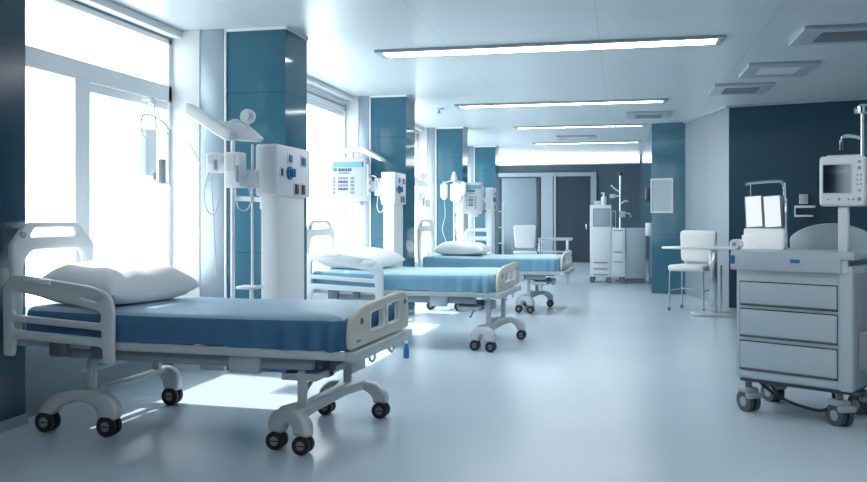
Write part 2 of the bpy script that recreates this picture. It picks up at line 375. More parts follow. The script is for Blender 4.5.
def build_bed(label):
    t = thing('hospital_bed', label, 'bed', (0, 0, 0), 0, 'hospital beds in a row along the windows')
    # base at the foot: two arched ends joined by a beam, four casters
    near = rounded([(1.735, .10), (1.74, .18), (1.79, .235), (1.90, .255), (2.0, .235), (2.05, .18), (2.055, .10), (1.935, .10), (1.935, .145), (1.90, .17), (1.86, .15), (1.85, .10)], .03)
    far = rounded([(1.68, .10), (1.685, .175), (1.75, .235), (1.92, .255), (2.10, .235), (2.175, .175), (2.185, .10), (2.08, .10), (2.075, .145), (2.02, .185), (1.92, .195), (1.83, .18), (1.785, .145), (1.78, .10)], .03)
    m = MB().plate(near, [], .08, .025, mx=Matrix.Translation((1.79, .09, 0)) @ Matrix.Rotation(math.radians(-18), 4, 'Z') @ Matrix.Translation((-1.79, 0, 0)) @ XZ(0))
    m.plate(far, [], .085, .025, mx=XZ(.99))
    m.plate(rounded([(1.80, .06), (1.99, .0), (1.97, .30), (1.975, .75), (2.03, 1.02), (1.83, 1.02), (1.885, .75), (1.875, .30)], .04), [], .07, .02, mx=Matrix.Translation((0, 0, .222)))
    fb = obj('foot_base', m, 'steel', t, loc=OFF)
    for x, y in ((1.79, .09), (1.985, .027), (1.73, .99), (2.13, .99)):
        obj('caster', caster(.054, 'x'), ['black', 'hub', 'steel'], fb, loc=(x, y, 0))
    # base at the head
    arch = rounded([(.14, .10), (.155, .17), (.25, .245), (.40, .275), (.58, .28), (.68, .245), (.725, .18), (.715, .10), (.58, .10), (.575, .155), (.52, .20), (.40, .205), (.29, .165), (.235, .10)], .04)
    m = MB().plate(arch, [], .085, .025, mx=XZ(.08)).plate(rounded([(.38, .24), (.40, .275), (.50, .28), (.56, .25), (.585, .18), (.58, .10), (.46, .10), (.46, .16), (.43, .20)], .03), [], .085, .025, mx=XZ(.98))
    m.box((.43, .08, .235), (.49, .98, .272), .008).box((.43, .1, .38), (.47, .96, .415), .006)
    hb = obj('head_base', m, 'steel', t, loc=OFF)
    for x, y in ((.19, .08), (.645, .08), (.52, .98)):
        obj('caster', caster(.064, 'x'), ['black', 'hub', 'steel'], hb, loc=(x, y, 0))
    # lift columns
    for x, y in ((.46, .16), (.46, .88), (1.93, .14), (1.93, .88)):
        obj('lift_column', MB().box((x - .026, y - .02, .22), (x + .026, y + .02, .46), .006).box((x - .02, y - .015, .44), (x + .02, y + .015, .56)), 'steel', t, loc=OFF)
    # crank and actuator linkage
    m = MB().box((1.80, .12, .40), (2.03, .92, .445), .008, mi=1)
    m.tube([(1.55, .35, .47), (1.8, .33, .46), (1.98, .33, .40), (2.05, .33, .42)], .014, mi=0, smooth=4)
    m.cyl((1.72, .22, .485), (1.72, .82, .485), .022, mi=0).cyl((2.05, .30, .44), (2.05, .30, .50), .026, mi=0)
    m.box((2.03, .60, .36), (2.07, .85, .455), .008, mi=1).tube([(.6, .5, .42), (1.2, .5, .47), (1.72, .5, .485)], .02, mi=0)
    m.tube([(1.93, .18, .33), (1.98, .3, .46)], .014, mi=1)
    obj('linkage', m, ['dark_steel', 'steel'], t, loc=OFF)
    # frame
    m = MB().box((0, 0, .55), (L + .03, .035, .60), .006).box((0, W - .035, .55), (L + .03, W, .60), .006)
    m.box((L - .02, -.02, .545), (L + .05, W + .02, .605), .01).box((0, 0, .55), (.04, W, .60), .006)
    for k in range(9): m.box((.2 + k * .22, .03, .565), (.26 + k * .22, W - .03, .59), mi=1)
    m.box((.35, .07, .475), (2.02, .12, .55), .006, mi=2).box((.35, W - .12, .47), (2.02, W - .07, .55), .006, mi=2)
    for y in (.25, .62): m.tube([(L + .03, y, .55), (L + .035, y, .52), (L + .035, y + .05, .505), (L + .035, y + .09, .52), (L + .03, y + .09, .55)], .007)
    fr = obj('frame', m, ['steel', 'dark_steel', 'midgrey'], t, loc=OFF)
    obj('control_box', MB().box((1.50, .03, .445), (1.70, .075, .555), .012).box((1.56, .025, .50), (1.60, .032, .52), .002), 'steel', t, loc=OFF)
    # mattress in a fitted sheet: rounded slab with hanging folds
    x0, x1, y0, y1, z0, z1 = .05, 2.225, .012, 1.035, .60, .80
    nu, nz, r = 96, 9, .045
    m = MB(); vs = []; top = []
    def outline():
        per = []
        def seg(a, b, n):
            for k in range(n): per.append(Vector(a).lerp(Vector(b), k / n))
        c = .06
        seg((x0 + c, y0), (x1 - c, y0), 120)
        for k in range(6): t_ = PI / 2 * k / 6; per.append(Vector((x1 - c + c * math.sin(t_), y0 + c - c * math.cos(t_))))
        seg((x1, y0 + c), (x1, y1 - c), 26)
        for k in range(6): t_ = PI / 2 * k / 6; per.append(Vector((x1 - c + c * math.cos(t_), y1 - c + c * math.sin(t_))))
        seg((x1 - c, y1), (x0 + c, y1), 120)
        for k in range(6): t_ = PI / 2 * k / 6; per.append(Vector((x0 + c - c * math.sin(t_), y1 - c + c * math.cos(t_))))
        seg((x0, y1 - c), (x0, y0 + c), 26)
        for k in range(6): t_ = PI / 2 * k / 6; per.append(Vector((x0 + c - c * math.cos(t_), y0 + c - c * math.sin(t_))))
        return per
    per = outline(); N = len(per); cen = Vector(((x0 + x1) / 2, (y0 + y1) / 2))
    nrm = []
    for i in range(N):
        d = per[(i + 1) % N] - per[i - 1]; nrm.append(Vector((d.y, -d.x)).normalized())
    rings = []
    prof = [(0, 0.0), (.0, .15), (0, .35), (0, .55), (-.003, .72), (-.012, .86), (-.028, .95), (-.055, 1.0)]
    for dn, h in prof:
        for i in range(N):
            p = per[i]; n = nrm[i]
            foot = max(0, (p.x - 1.45) / .75)
            fold = (math.sin(p.x * 38 + p.y * 40 + 2 * math.sin(p.x * 9)) * .017 + math.sin(p.x * 61 + p.y * 66) * .006) * foot * (1.2 - h)
            wav = noise.noise(Vector((p.x * 2.3, p.y * 2.3, h * 1.5))) * .008
            q = p + n * (dn + fold + wav + .008 * foot * (1 - h))
            zb = z0 + .006 + .004 * math.sin(p.x * 5 + 1) + .008 * foot * math.sin(p.x * 22 + p.y * 22)
            sag = -.012 * math.sin(max(0, min(1, (p.x - .2) / 1.9)) * PI)
            vs.append((q.x, q.y, zb + (z1 + sag - zb) * h)); 
    R = len(prof); fs = []; mi = []
    for j in range(R - 1):
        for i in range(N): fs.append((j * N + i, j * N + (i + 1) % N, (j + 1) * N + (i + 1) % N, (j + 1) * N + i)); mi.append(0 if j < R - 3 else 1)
    # top surface as shrinking rings
    for j, s_ in enumerate((.86, .62, .35, .12)):
        for i in range(N):
            bx, by, bz = vs[(R - 1) * N + i]; p = Vector((cen.x + (bx - cen.x) * (1 - (1 - s_) * .5), cen.y + (by - cen.y) * s_))
            vs.append((p.x, p.y, bz + .006 + .006 * noise.noise(Vector((p.x * 3, p.y * 3, 5)))))
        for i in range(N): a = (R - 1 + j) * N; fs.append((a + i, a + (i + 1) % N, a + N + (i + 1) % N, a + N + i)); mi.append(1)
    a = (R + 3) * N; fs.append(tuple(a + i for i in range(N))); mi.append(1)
    fs.append(tuple(range(N - 1, -1, -1))); mi.append(0)
    m.v = vs; m.f = fs; m.m = mi
    obj('mattress', m, ['sheet', 'sheet_lit_top'], t, loc=OFF, angle=60)
    # footboard
    out = rounded([(-.03, .615), (1.08, .615), (1.085, .75), (1.06, .845), (.93, .875), (.20, .855), (.0, .80), (-.035, .72)], [.04, .04, .05, .05, .06, .08, .07, .05])
    h1 = rounded([(.30, .69), (.55, .69), (.55, .805), (.30, .795)], .03); h2 = rounded([(.62, .69), (.87, .69), (.87, .82), (.62, .81)], .03)
    fbd = obj('footboard', MB().plate(out, [h1, h2], .034, .014, mx=YZ(L + .005)), 'cream', t, loc=OFF)
    def ring(h, gr):
        c = (sum(p[0] for p in h) / len(h), sum(p[1] for p in h) / len(h))
        return [(c[0] + (p[0] - c[0]) * (1 + gr), c[1] + (p[1] - c[1]) * (1 + gr * 2)) for p in h]
    obj('opening_rim', MB().plate(ring(h1, .08), [h1], .042, .008, mx=YZ(L + .005)).plate(ring(h2, .08), [h2], .042, .008, mx=YZ(L + .005)), 'white', fbd)
    for y, z in ((.14, .765), (.98, .80)):
        k = MB().cyl((L + .018, y, z), (L + .028, y, z), .021).cyl((L + .026, y, z), (L + .032, y, z), .011, mi=1)
        obj('button', k, ['midgrey', 'darkpl'], fbd)
    obj('sticker', MB().box((L + .02, .06, .65), (L + .024, .12, .662)), 'bluepl', fbd)
    # headboard
    out = rounded([(.10, .62), (.08, 1.19), (.13, 1.25), (.21, 1.335), (.71, 1.335), (.80, 1.25), (.87, 1.19), (.86, .62), (.78, .62), (.78, 1.08), (.72, 1.155), (.25, 1.155), (.18, 1.08), (.17, .62)], [.01, .02, .03, .05, .05, .03, .02, .01, .01, .06, .06, .06, .06, .01])
    slot = rounded([(.235, 1.24), (.69, 1.24), (.645, 1.30), (.28, 1.30)], .02)
    hd = obj('headboard', MB().plate(out, [slot], .045, .014, mx=Matrix.Translation((0, -.13, 0)) @ YZ(.015)), 'shell', t, loc=OFF)
    obj('bolt_cover', MB().cyl((.03, .035, 1.255), (.045, .035, 1.255), .022), 'midgrey', hd)
    # raised side rail near the head
    out = rounded([(-.03, .49), (-.035, .93), (.02, 1.0), (.10, 1.005), (.62, .945), (.74, .90), (.775, .82), (.775, .47), (.70, .47), (.695, .575), (.06, .60), (.045, .49)], [.02, .03, .05, .04, .06, .06, .05, .03, .03, .03, .03, .02])
    a = rounded([(.045, .755), (.68, .72), (.69, .775), (.65, .80), (.05, .905)], .025)
    b_ = rounded([(.045, .66), (.69, .63), (.69, .675), (.045, .71)], .015)
    c_ = rounded([(.54, .868), (.665, .845), (.70, .868), (.68, .905), (.58, .918), (.545, .90)], .02)
    rl = obj('side_rail', MB().plate(out, [a, b_, c_], .038, .013, mx=XZ(-.045)), 'shell', t, loc=OFF)
    obj('grip', MB().box((.10, -.078, .93), (.30, -.062, .962), .007, mx=Matrix.Translation((0, 0, .03)) @ Matrix.Rotation(math.radians(2), 4, 'Y')), 'white', rl)
    obj('rail_bracket', MB().box((.30, -.045, .50), (.42, .02, .60), .008), 'dark_steel', t, loc=OFF)
    obj('rail_bracket', MB().box((.60, -.045, .505), (.68, .02, .58), .008), 'dark_steel', t, loc=OFF)
    return t

bed = build_bed('nearest hospital bed, blue sheet and cream footboard, beside the first tall window')
def place(o, x, y, rz, sx=1):
    o.location = (x, y, 0); o.rotation_euler = (0, 0, math.radians(rz)); o.scale = (sx, 1, 1)
def corner(fx, fy, rz, sx):
    """centre of a bed whose near foot corner is at (fx, fy)"""
    r = math.radians(rz); dx, dy = -L / 2 * sx, W / 2
    return fx + dx * math.cos(r) - dy * math.sin(r), fy + dx * math.sin(r) + dy * math.cos(r)
beds = []
for i, (fx, fy, rz, sx, lab) in enumerate((
        (-1.50, 4.60, -3, 1, None),
        (-1.215, 8.52, -4, .925, 'middle hospital bed with blue sheet lightened as by haze, behind the nearest bed'),
        (-.81, 12.05, -4, .925, 'farthest hospital bed with pillow and blue sheet lightened as by haze, next to the third pillar'))):
    b = bed if i == 0 else dup(bed)
    if lab: b['label'] = lab
    x, y = corner(fx, fy, rz, sx); place(b, x, y, rz, sx); beds.append(b)
    if i:
        shift = (0, .22, -.18)[i]
        for c in children(b):
            k = c.name.split('.')[0]
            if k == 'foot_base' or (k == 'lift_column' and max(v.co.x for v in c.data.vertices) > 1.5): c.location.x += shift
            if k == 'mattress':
                for sl, nm in zip(c.material_slots, ('sheet_hazed', 'sheet_hazed_lit_top')): sl.link = 'OBJECT'; sl.material = M[nm]
            if k == 'side_rail' and i == 1: c.scale.x = 1.2; c.location.x += .05
            if k in ('side_rail', 'rail_bracket') and i == 2:
                for g in children(c): bpy.data.objects.remove(g)
                bpy.data.objects.remove(c)

# pillows rest on the beds: things of their own
def pillow_mesh():
    m = MB(); n = 40; a, b, h = .36, .43, .20
    for side in (1, -1):
        base = len(m.v); vs = []; fs = []
        for i in range(n + 1):
            for j in range(n + 1):
                u, v = i / n * 2 - 1, j / n * 2 - 1
                pin = 1 - .10 * (1 - abs(u) ** 2) * abs(v) ** 3; pin2 = 1 - .10 * (1 - abs(v) ** 2) * abs(u) ** 3
                x, y = a * u * pin2, b * v * pin
                th = max(0, (1 - u ** 4) * (1 - v ** 4)) ** .55
                wr = min(1, .35 + (1 + u) * .7) * noise.noise(Vector((u * 3.1, v * 3.1, 3.7))) * .012 + abs(noise.noise(Vector((u * 7 + v * 3, v * 2.2, 1.1)))) * .007 * (.3 + max(abs(u), abs(v)))
                zz = (h * (1 - .14 * u) + wr) * th if side > 0 else -.055 * min(1, th * 1.4)
                vs.append((x, y, zz + .056 + .03 * abs(u * v) ** 2))
        for i in range(n):
            for j in range(n): k = i * (n + 1) + j; fs.append((k, k + 1, k + n + 2, k + n + 1))
        m.add(vs, fs)
    return m
pm = pillow_mesh(); pil = None
for i, (b, lab) in enumerate(zip(beds, ('plump white pillow on the nearest bed', 'white pillow on the middle bed', 'white pillow on the farthest bed'))):
    if i == 0: p = obj('pillow', pm, 'pillow', None, angle=70); pil = p
    else: p = pil.copy(); C.objects.link(p)
    tag(p, lab, 'pillow', 'white pillows on the beds')
    r = b.rotation_euler.z; lx, ly = ((.44, .46), (.50, .5), (.60, .5))[i]; lx = (lx - L / 2) * b.scale[0]; ly -= W / 2
    p.location = (b.location.x + lx * math.cos(r) - ly * math.sin(r), b.location.y + lx * math.sin(r) + ly * math.cos(r), .808)
    p.rotation_euler = (0, 0, r + math.radians((-8, -3, 4)[i])); p.scale = ((1, 1, 1), (1, 1, .85), (1.05, 1, .75))[i]

# ------------------------------------------------------------------ supply columns at the pillars
def supply_column(label):
    t = thing('supply_unit', label, 'medical unit', (0, 0, 0), 0, 'white medical supply columns at the pillars')
    obj('column', MB().box((-.17, .06, .42), (-.025, .66, 1.6), .008), 'white', t)
    obj('wall_mount', MB().box((-.27, .52, 1.2), (-.165, .625, 1.5), .006), 'offwhite', t)
    hb = obj('socket_box', MB().box((-.19, 0, 1.54), (0, .74, 1.96), .015).box((-.186, -.004, 1.56), (-.02, .004, 1.94), .003, mi=1), ['white', 'offwhite'], t)
    for y, z, w, h, mt, nm in ((.26, 1.855, .07, .06, 'bluepl', 'outlet'), (.56, 1.85, .09, .07, 'bluepl', 'outlet'), (.08, 1.735, .035, .06, 'darkpl', 'outlet'),
                               (.40, 1.605, .075, .085, 'red', 'outlet'), (.55, 1.605, .075, .085, 'red', 'outlet')):
        obj(nm, MB().box((0, y - w / 2 - .02, z - h / 2 - .015), (.006, y + w / 2 + .02, z + h / 2 + .015), .002, mi=1).box((.004, y - w / 2, z - h / 2), (.014, y + w / 2, z + h / 2), .004), [mt, 'offwhite'], hb)
    obj('gas_knob', MB().cyl((0, .24, 1.735), (.02, .24, 1.735), .055).cyl((.02, .24, 1.735), (.05, .24, 1.735), .035).box((.03, .23, 1.70), (.06, .25, 1.77), .004), 'bluepl', hb)
    return t
def move(o, x, y, z=0, rz=0, s=(1, 1, 1)):
    o.location = (x, y, z); o.rotation_euler = (0, 0, math.radians(rz)); o.scale = s
sc1 = supply_column('white supply column with blue and red sockets, between the first and middle beds'); move(sc1, -2.69, 6.40)
sc2 = dup(sc1); sc2['label'] = 'white supply column at the pillar behind the middle bed'; move(sc2, -2.87, 10.72, 0, 0, (1, .78, 1))
sc3 = dup(sc1); sc3['label'] = 'slim white supply column beside the hanging fluid bags at the third pillar'; move(sc3, -2.72, 14.95, 0, 0, (.9, .8, .93))
sc4 = dup(sc1); sc4['label'] = 'farthest white supply column, right of the distant monitor box'; move(sc4, -2.25, 15.2, 0, 0, (.7, .6, .97))

# ------------------------------------------------------------------ infusion stands
def infusion_stand(label):
    t = thing('infusion_stand', label, 'infusion stand', (0, 0, 0), 0, 'white infusion stands')
    obj('wall_mount', MB().box((-.02, .0, 1.50), (.02, .725, 1.54), .005).box((-.08, .70, 1.44), (.04, .728, 1.60), .006), 'offwhite', t)
    obj('pole', MB().cyl((0, 0, .60), (0, 0, 2.02), .017), 'white', t)
    obj('second_pole', MB().cyl((.16, .02, .62), (.16, .02, 1.95), .011).box((0, .005, .64), (.17, .03, .67), .004), 'white', t)
    # long sloping shelf-like lamp arm on top: thick blade up to the left, flat hood to the right
    bl = MB().plate(rounded([(-.375, .125), (-.36, .18), (-.32, .175), (.035, -.06), (.03, -.125), (-.03, -.12), (-.37, .095)], .015), [], .10, .012, mx=Matrix.Translation((0, -.06, 2.10)) @ XZ(0))
    arm = obj('lamp_arm', bl, 'white', t)
    obj('hood', MB().plate(rounded([(-.13, .05), (.10, .015), (.235, -.10), (.20, -.13), (.01, -.115)], .02), [], .10, .012, mx=Matrix.Translation((0, .04, 2.10)) @ XZ(0)), 'white', arm)
    obj('dial', MB().cyl((.13, -.02, 2.17), (.13, .02, 2.17), .06).cyl((.13, -.035, 2.17), (.13, -.02, 2.17), .03).box((.12, -.01, 2.06), (.14, .01, 2.13)), 'offwhite', arm)
    obj('cap', MB().lathe([(.05, 0), (.05, .02), (.02, .035)], (.0, .04, 2.12)), 'offwhite', arm)
    # two pumps clamped on the pole
    for x, z, w, h in ((-.11, 1.80, .11, .16), (.06, 1.74, .14, .28)):
        p = obj('pump', MB().box((x - w / 2, -.14, z - h / 2), (x + w / 2, -.02, z + h / 2), .014).box((x - w / 2 + .02, -.144, z - .01), (x + w / 2 - .05, -.139, z + h / 2 - .02), mi=1).box((x + w / 2 - .04, -.144, z - h * .35), (x + w / 2 - .012, -.139, z + h * .12), .002, mi=2), ['white', 'offwhite', 'midgrey'], t)
    obj('clamp', MB().box((-.2, -.05, 1.80), (-.03, .02, 1.84), .005).box((-.20, -.06, 1.66), (-.175, 0, 1.84), .004), 'offwhite', t)
    obj('side_clamp', MB().box((.15, -.08, 1.60), (.24, -.02, 1.74), .01), 'offwhite', t)
    obj('drip_tray', MB().box((.07, -.10, .80), (.24, .06, .825), .008).cyl((.16, 0, .7), (.16, 0, .81), .015), 'white', t)
    for q in ([(-.16, -.1, 1.72), (-.2, -.1, 1.55), (-.18, -.08, 1.42), (-.12, -.07, 1.40), (-.07, -.1, 1.55)], [(.08, -.12, 1.59), (.1, -.12, 1.45), (.16, -.1, 1.42), (.2, -.09, 1.5), (.17, -.08, 1.62)],
              [(-.38, -.02, 1.98), (-.28, -.05, 1.84), (-.18, -.05, 1.68), (-.15, -.05, 1.5), (-.13, -.03, .9)]):
        obj('tube', MB().tube(q, .006, 6, smooth=5), 'tube', t)
    return t
st = infusion_stand('white infusion stand with sloping arm and pumps, beside the first socket column'); move(st, -3.03, 6.30)
t = thing('infusion_pump', 'white infusion pump fixed on the teal pillar behind the middle bed, beside the supply unit', 'pump', (-3.21, 11.14, 1.66))
c = obj('casing', MB().box((-.07, 0, 0), (.08, .12, .24), .015).box((-.05, -.005, .12), (.05, .003, .21), .003, mi=1), ['white', 'offwhite'], t)
obj('lever', MB().box((-.12, .03, .06), (-.06, .08, .20), .012), 'offwhite', c)
obj('mount', MB().box((-.03, .115, .06), (.05, .188, .18), .005), 'steel', t)
obj('tube', MB().tube([(-.02, .03, .01), (-.03, .01, -.14), (.0, 0, -.22), (.05, .02, -.2), (.06, .04, -.06)], .008, 6, smooth=5), 'tube', t)
obj('tube', MB().tube([(-.10, .05, .18), (-.2, .05, .36), (-.33, .06, .42)], .008, 6, smooth=5), 'tube', t)
st3 = dup(st); st3['label'] = 'white infusion stand by the third window, left of the fluid bags'; move(st3, -3.50, 14.5, 0, 25, (1, 1, .96))

# bag stand at the third pillar
t = thing('bag_stand', 'stand hung with fat white fluid bags at the third pillar', 'infusion stand', (-2.87, 14.75, 0))
bs = MB().lathe([(.03, .12), (.05, .06), (.24, .045), (.24, .0)])
obj('base', bs, 'offwhite', t); obj('pole', MB().cyl((0, 0, .1), (0, 0, 2.17), .016), 'white', t)
obj('hook_bar', MB().tube([(-.2, 0, 2.0), (-.18, 0, 1.98), (0, 0, 2.02), (.16, 0, 1.98), (.18, 0, 2.0)], .009).lathe([(.05, 0), (.055, .06), (.03, .13), (.02, .17)], (0, 0, 2.0)), 'white', t)
for x, z, w, h in ((-.17, 1.82, .13, .30), (.05, 1.80, .22, .36), (.17, 1.86, .12, .24)):
    o = rounded([(-w / 2, -h / 2 + .05), (-.02, -h / 2), (.02, -h / 2), (w / 2, -h / 2 + .05), (w / 2, h / 2 - .04), (.03, h / 2), (-.03, h / 2), (-w / 2, h / 2 - .04)], .02)
    obj('fluid_bag', MB().plate(o, [], .07, .03, mx=Matrix.Translation((x, -.05, z)) @ XZ(0)), 'white', t)
for x in (-.17, .05): obj('tube', MB().tube([(x, -.05, 1.66), (x + .02, -.05, 1.4), (x - .03, -.05, 1.15), (x + .05, -.04, .9)], .007, 6, smooth=5), 'tube', t)

# ------------------------------------------------------------------ wall-hung monitor boxes
def monitor_box(label, hood=True):
    t = thing('bedside_monitor', label, 'monitor', (0, 0, 0), 0, 'white bedside monitor boxes at the pillars')
    m = MB().box((-.25, 0, 0), (.25, .20, .58), .02).box((-.03, .03, -.05), (.17, .17, .01), .012)
    c = obj('casing', m, 'moncase', t)
    obj('front_panel', MB().box((-.215, -.006, .06), (.215, .003, .53), .004), 'page', c)
    pr = MB().box((-.205, -.009, .455), (.215, -.005, .525), mi=0).box((.20, -.0095, .455), (.215, -.005, .525), mi=1)
    pr.box((-.205, -.009, .40), (-.15, -.005, .445), .002, mi=3)
    x = -.13
    for w in (.03, .024, .03, .022, .028, .026, .03): pr.box((x, -.009, .40), (x + w - .006, -.005, .44), mi=1); x += w
    for k in range(6): pr.box((-.125 + k * .025, -.009, .365), (-.106 + k * .025, -.005, .388), mi=2)
    for r in range(5):
        for cidx, (xa, wd) in enumerate(((-.205, .055), (-.13, .14), (.04, .06))):
            if r == 4 and cidx == 1: continue
            n = int(wd / .02)
            for k in range(n): pr.box((xa + k * .02, -.009, .29 - r * .048), (xa + k * .02 + .014, -.005, .325 - r * .048), mi=1 if (cidx == 1 and r in (1, 3)) else 2)
    obj('printed_display', pr, ['band', 'ink', 'inklight', 'bluepl'], c)
    obj('connector_strip', MB().box((.245, .03, .08), (.275, .16, .50), .008).box((.27, .05, .12), (.285, .13, .17), mi=1).box((.27, .05, .22), (.285, .13, .27), mi=1).box((.27, .05, .32), (.285, .13, .37), mi=1), ['offwhite', 'midgrey'], c)
    obj('wall_arm', MB().box((.02, .18, .22), (.10, .46, .30), .01).box((-.05, .44, .14), (.17, .47, .38), .008), 'offwhite', t)
    if hood:
        o = rounded([(-.34, .66), (.17, .66), (.46, .53), (.48, .56), (.22, .72), (-.34, .695)], .012)
        obj('hood', MB().plate(o, [], .26, .014, mx=Matrix.Translation((0, .1, 0)) @ XZ(0)), 'white', t)
        obj('hood_post', MB().box((-.02, .10, .57), (.04, .16, .68), .006), 'white', t)
    obj('cable', MB().tube([(.28, .1, .34), (.36, .08, .33), (.42, .06, .22), (.44, .06, .05), (.46, .06, -.05)], .008, 6, smooth=5), 'tube', t)
    return t
mb1 = monitor_box('white monitor box with blue header under a sloping hood, above the middle bed'); move(mb1, -3.56, 10.85, 1.58)
mb2 = dup(mb1); mb2['label'] = 'small distant monitor box above the farthest bed, left of the last socket column'; move(mb2, -2.53, 14.75, 1.42, 0, (.62, .9, .97))
for c in children(mb2):
    if c.name.startswith(('hood', 'wall_arm', 'cable')): bpy.data.objects.remove(c)
obj('side_arm', MB().box((.02, .18, .22), (.10, .34, .30), .01).box((.02, .27, .22), (.27, .34, .30), .01), 'offwhite', mb2)

# suction box and hose at the first window
t = thing('wall_suction_box', 'pale translucent box with rail and looped hose in front of the first window', 'medical unit', (-3.88, 6.34, 1.62), 0)
obj('casing', MB().box((-.05, 0, 0), (.06, .40, .56), .02), 'clear', t)
obj('handle_rail', MB().cyl((.085, .33, .02), (.085, .33, .5), .012).box((.05, .32, .03), (.09, .345, .05)).box((.05, .32, .46), (.09, .345, .48)), 'offwhite', t)
obj('handset', MB().box((.06, .18, .03), (.10, .25, .24), .014).box((.06, .10, .06), (.08, .13, .12), .004), 'midgrey', t)
obj('hose', MB().tube([(.03, .15, .74), (.04, .17, .60), (.05, .16, .45), (.05, .05, .38), (.05, -.06, .45), (.05, -.04, .58), (.05, .10, .60), (.06, .30, .55), (.07, .33, .5)], .008, 8, smooth=6), 'offwhite', t)
obj('hose_hook', MB().lathe([(.03, 0), (.03, .03), (.015, .06)], (.02, .15, .70)).box((-.06, .13, .73), (.03, .17, .76), .005), 'offwhite', t)
obj('mount', MB().box((-.07, .08, .1), (-.045, .34, .5), .004), 'offwhite', t)

# ------------------------------------------------------------------ far end: chairs, table, rack
def arched_chair(label, loc, rz):
    t = thing('headboard_as_chair', label, 'chair', loc, rz)
    obj('seat', MB().box((-.24, -.24, .44), (.24, .24, .50), .02), 'seatpad', t)
    out = rounded([(-.24, .48), (-.25, 1.08), (-.19, 1.18), (.19, 1.18), (.25, 1.08), (.24, .48), (.18, .48), (.18, .92), (.13, .97), (-.13, .97), (-.18, .92), (-.18, .48)], .04)
    obj('backrest', MB().plate(out, [rounded([(-.17, 1.04), (.17, 1.04), (.14, 1.12), (-.14, 1.12)], .02)], .04, .012, mx=XZ(.23)), 'shell', t)
    for x in (-.21, .21):
        for y in (-.21, .21): obj('leg', MB().cyl((x, y, 0), (x * .95, y * .95, .45), .016), 'steel', t)
    return t
arched_chair('second white headboard behind the farthest bed, built as an open-backed chair', (-2.38, 14.15, 0), 0)  # taken for a headboard, modelled as a chair

t = thing('office_chair', 'white square-backed swivel chair behind the farthest bed', 'chair', (-1.93, 17.6, 0), math.radians(8))
obj('seat', MB().box((-.24, -.26, .60), (.24, .22, .66), .025), 'seatpad', t)
obj('backrest', MB().plate(rounded([(-.20, .72), (.20, .72), (.235, 1.2), (-.235, 1.2)], .05), [], .05, .02, mx=XZ(.20)), 'white', t)
obj('armrest', MB().tube([(-.26, -.2, .66), (-.28, -.2, .80), (-.28, .15, .80)], .014), 'chrome', t)
obj('armrest', MB().tube([(.26, -.2, .66), (.28, -.2, .80), (.28, .15, .80)], .014), 'chrome', t)
b = MB().cyl((0, 0, .1), (0, 0, .6), .025)
for k in range(5): a = 2 * PI * k / 5; b.tube([(0, 0, .12), (.26 * math.cos(a), .26 * math.sin(a), .08)], .018)
bb = obj('base', b, 'chrome', t)
for k in range(5):
    a = 2 * PI * k / 5; c = Vector((.26 * math.cos(a), .26 * math.sin(a), .035)); obj('caster', MB().cyl(c - Vector((.015, 0, 0)), c + Vector((.015, 0, 0)), .035).cyl(c, c + Vector((0, 0, .05)), .01), 'black', bb)

t = thing('instrument_table', 'small metal table beside the distant swivel chair', 'table', (-1.28, 17.3, 0))
obj('table_top', MB().box((-.33, -.25, .90), (.33, .25, .925), .008).box((-.33, -.25, .92), (.33, -.235, .95)).box((-.33, .235, .92), (.33, .25, .95)), 'steel', t)
for x in (-.30, .24):
    for y in (-.22, .22): obj('leg', MB().cyl((x, y, 0), (x, y, .9), .014), 'chrome', t)
obj('lower_shelf', MB().box((-.30, -.22, .66), (.24, .22, .68), .004), 'steel', t)
t = thing('instrument_tray', 'grey tray lying on the distant metal table', 'tray', (-1.14, 17.3, .9255))
obj('tray', MB().plate(rounded([(-.15, -.12), (.15, -.12), (.15, .12), (-.15, .12)], .03), [], .03, .008, mx=Matrix.Translation((0, 0, .016))), 'midgrey', t)

t = thing('wire_rack', 'slim metal shelf rack against the far wall beside the grey door', 'rack', (-3.05, 21.3, 0))
for x in (-.16, .16):
    for y in (-.12, .12): obj('post', MB().cyl((x, y, 0), (x, y, 1.75), .014), 'steel', t)
for z in (.2, .7, 1.1, 1.5): obj('shelf', MB().box((-.17, -.13, z), (.17, .13, z + .022), .004), 'steel', t)

# ------------------------------------------------------------------ far cabinets by the corner pillar
t = thing('supply_trolley', 'tall white drawer trolley on casters before the dark far wall', 'cabinet', (-.40, 18.0, 0))
c = obj('cabinet_body', MB().box((-.22, 0, .13), (.215, .5, 1.62), .008).box((.215, .02, .13), (.50, .5, 1.14), .008), 'white', t)
obj('screen_panel', MB().box((-.16, -.008, 1.17), (.19, .004, 1.55), .004).box((-.13, -.012, 1.2), (.16, -.006, 1.52), .003, mi=1), ['midgrey', 'board'], t)
for x0, x1, z0, z1 in ((-.19, .19, .42, 1.12), (-.19, .19, .29, .40), (-.19, .19, .17, .27)):
    d = obj('drawer', MB().box((x0, -.012, z0), (x1, .002, z1), .004), 'white', t)
    obj('handle', MB().box((x0 + .05, -.02, z0 - .004), (x1 - .05, -.01, z0 + .012), .002), 'dark_steel', d)
for x0, x1, z0, z1 in ((.235, .48, .68, 1.1), (.235, .48, .48, .65), (.235, .48, .17, .45)):
    d = obj('drawer', MB().box((x0, .008, z0), (x1, .022, z1), .004), 'white', t)
    obj('handle', MB().box((x0 + .03, -.002, z1 - .02), (x1 - .03, .01, z1 - .004), .002), 'dark_steel', d)
for x, y in ((-.17, .06), (.16, .06), (.43, .07), (-.17, .43), (.43, .43)):
    obj('caster', caster(.06, 'x'), ['dark_steel', 'hub', 'steel'], t, loc=(x, y, 0))
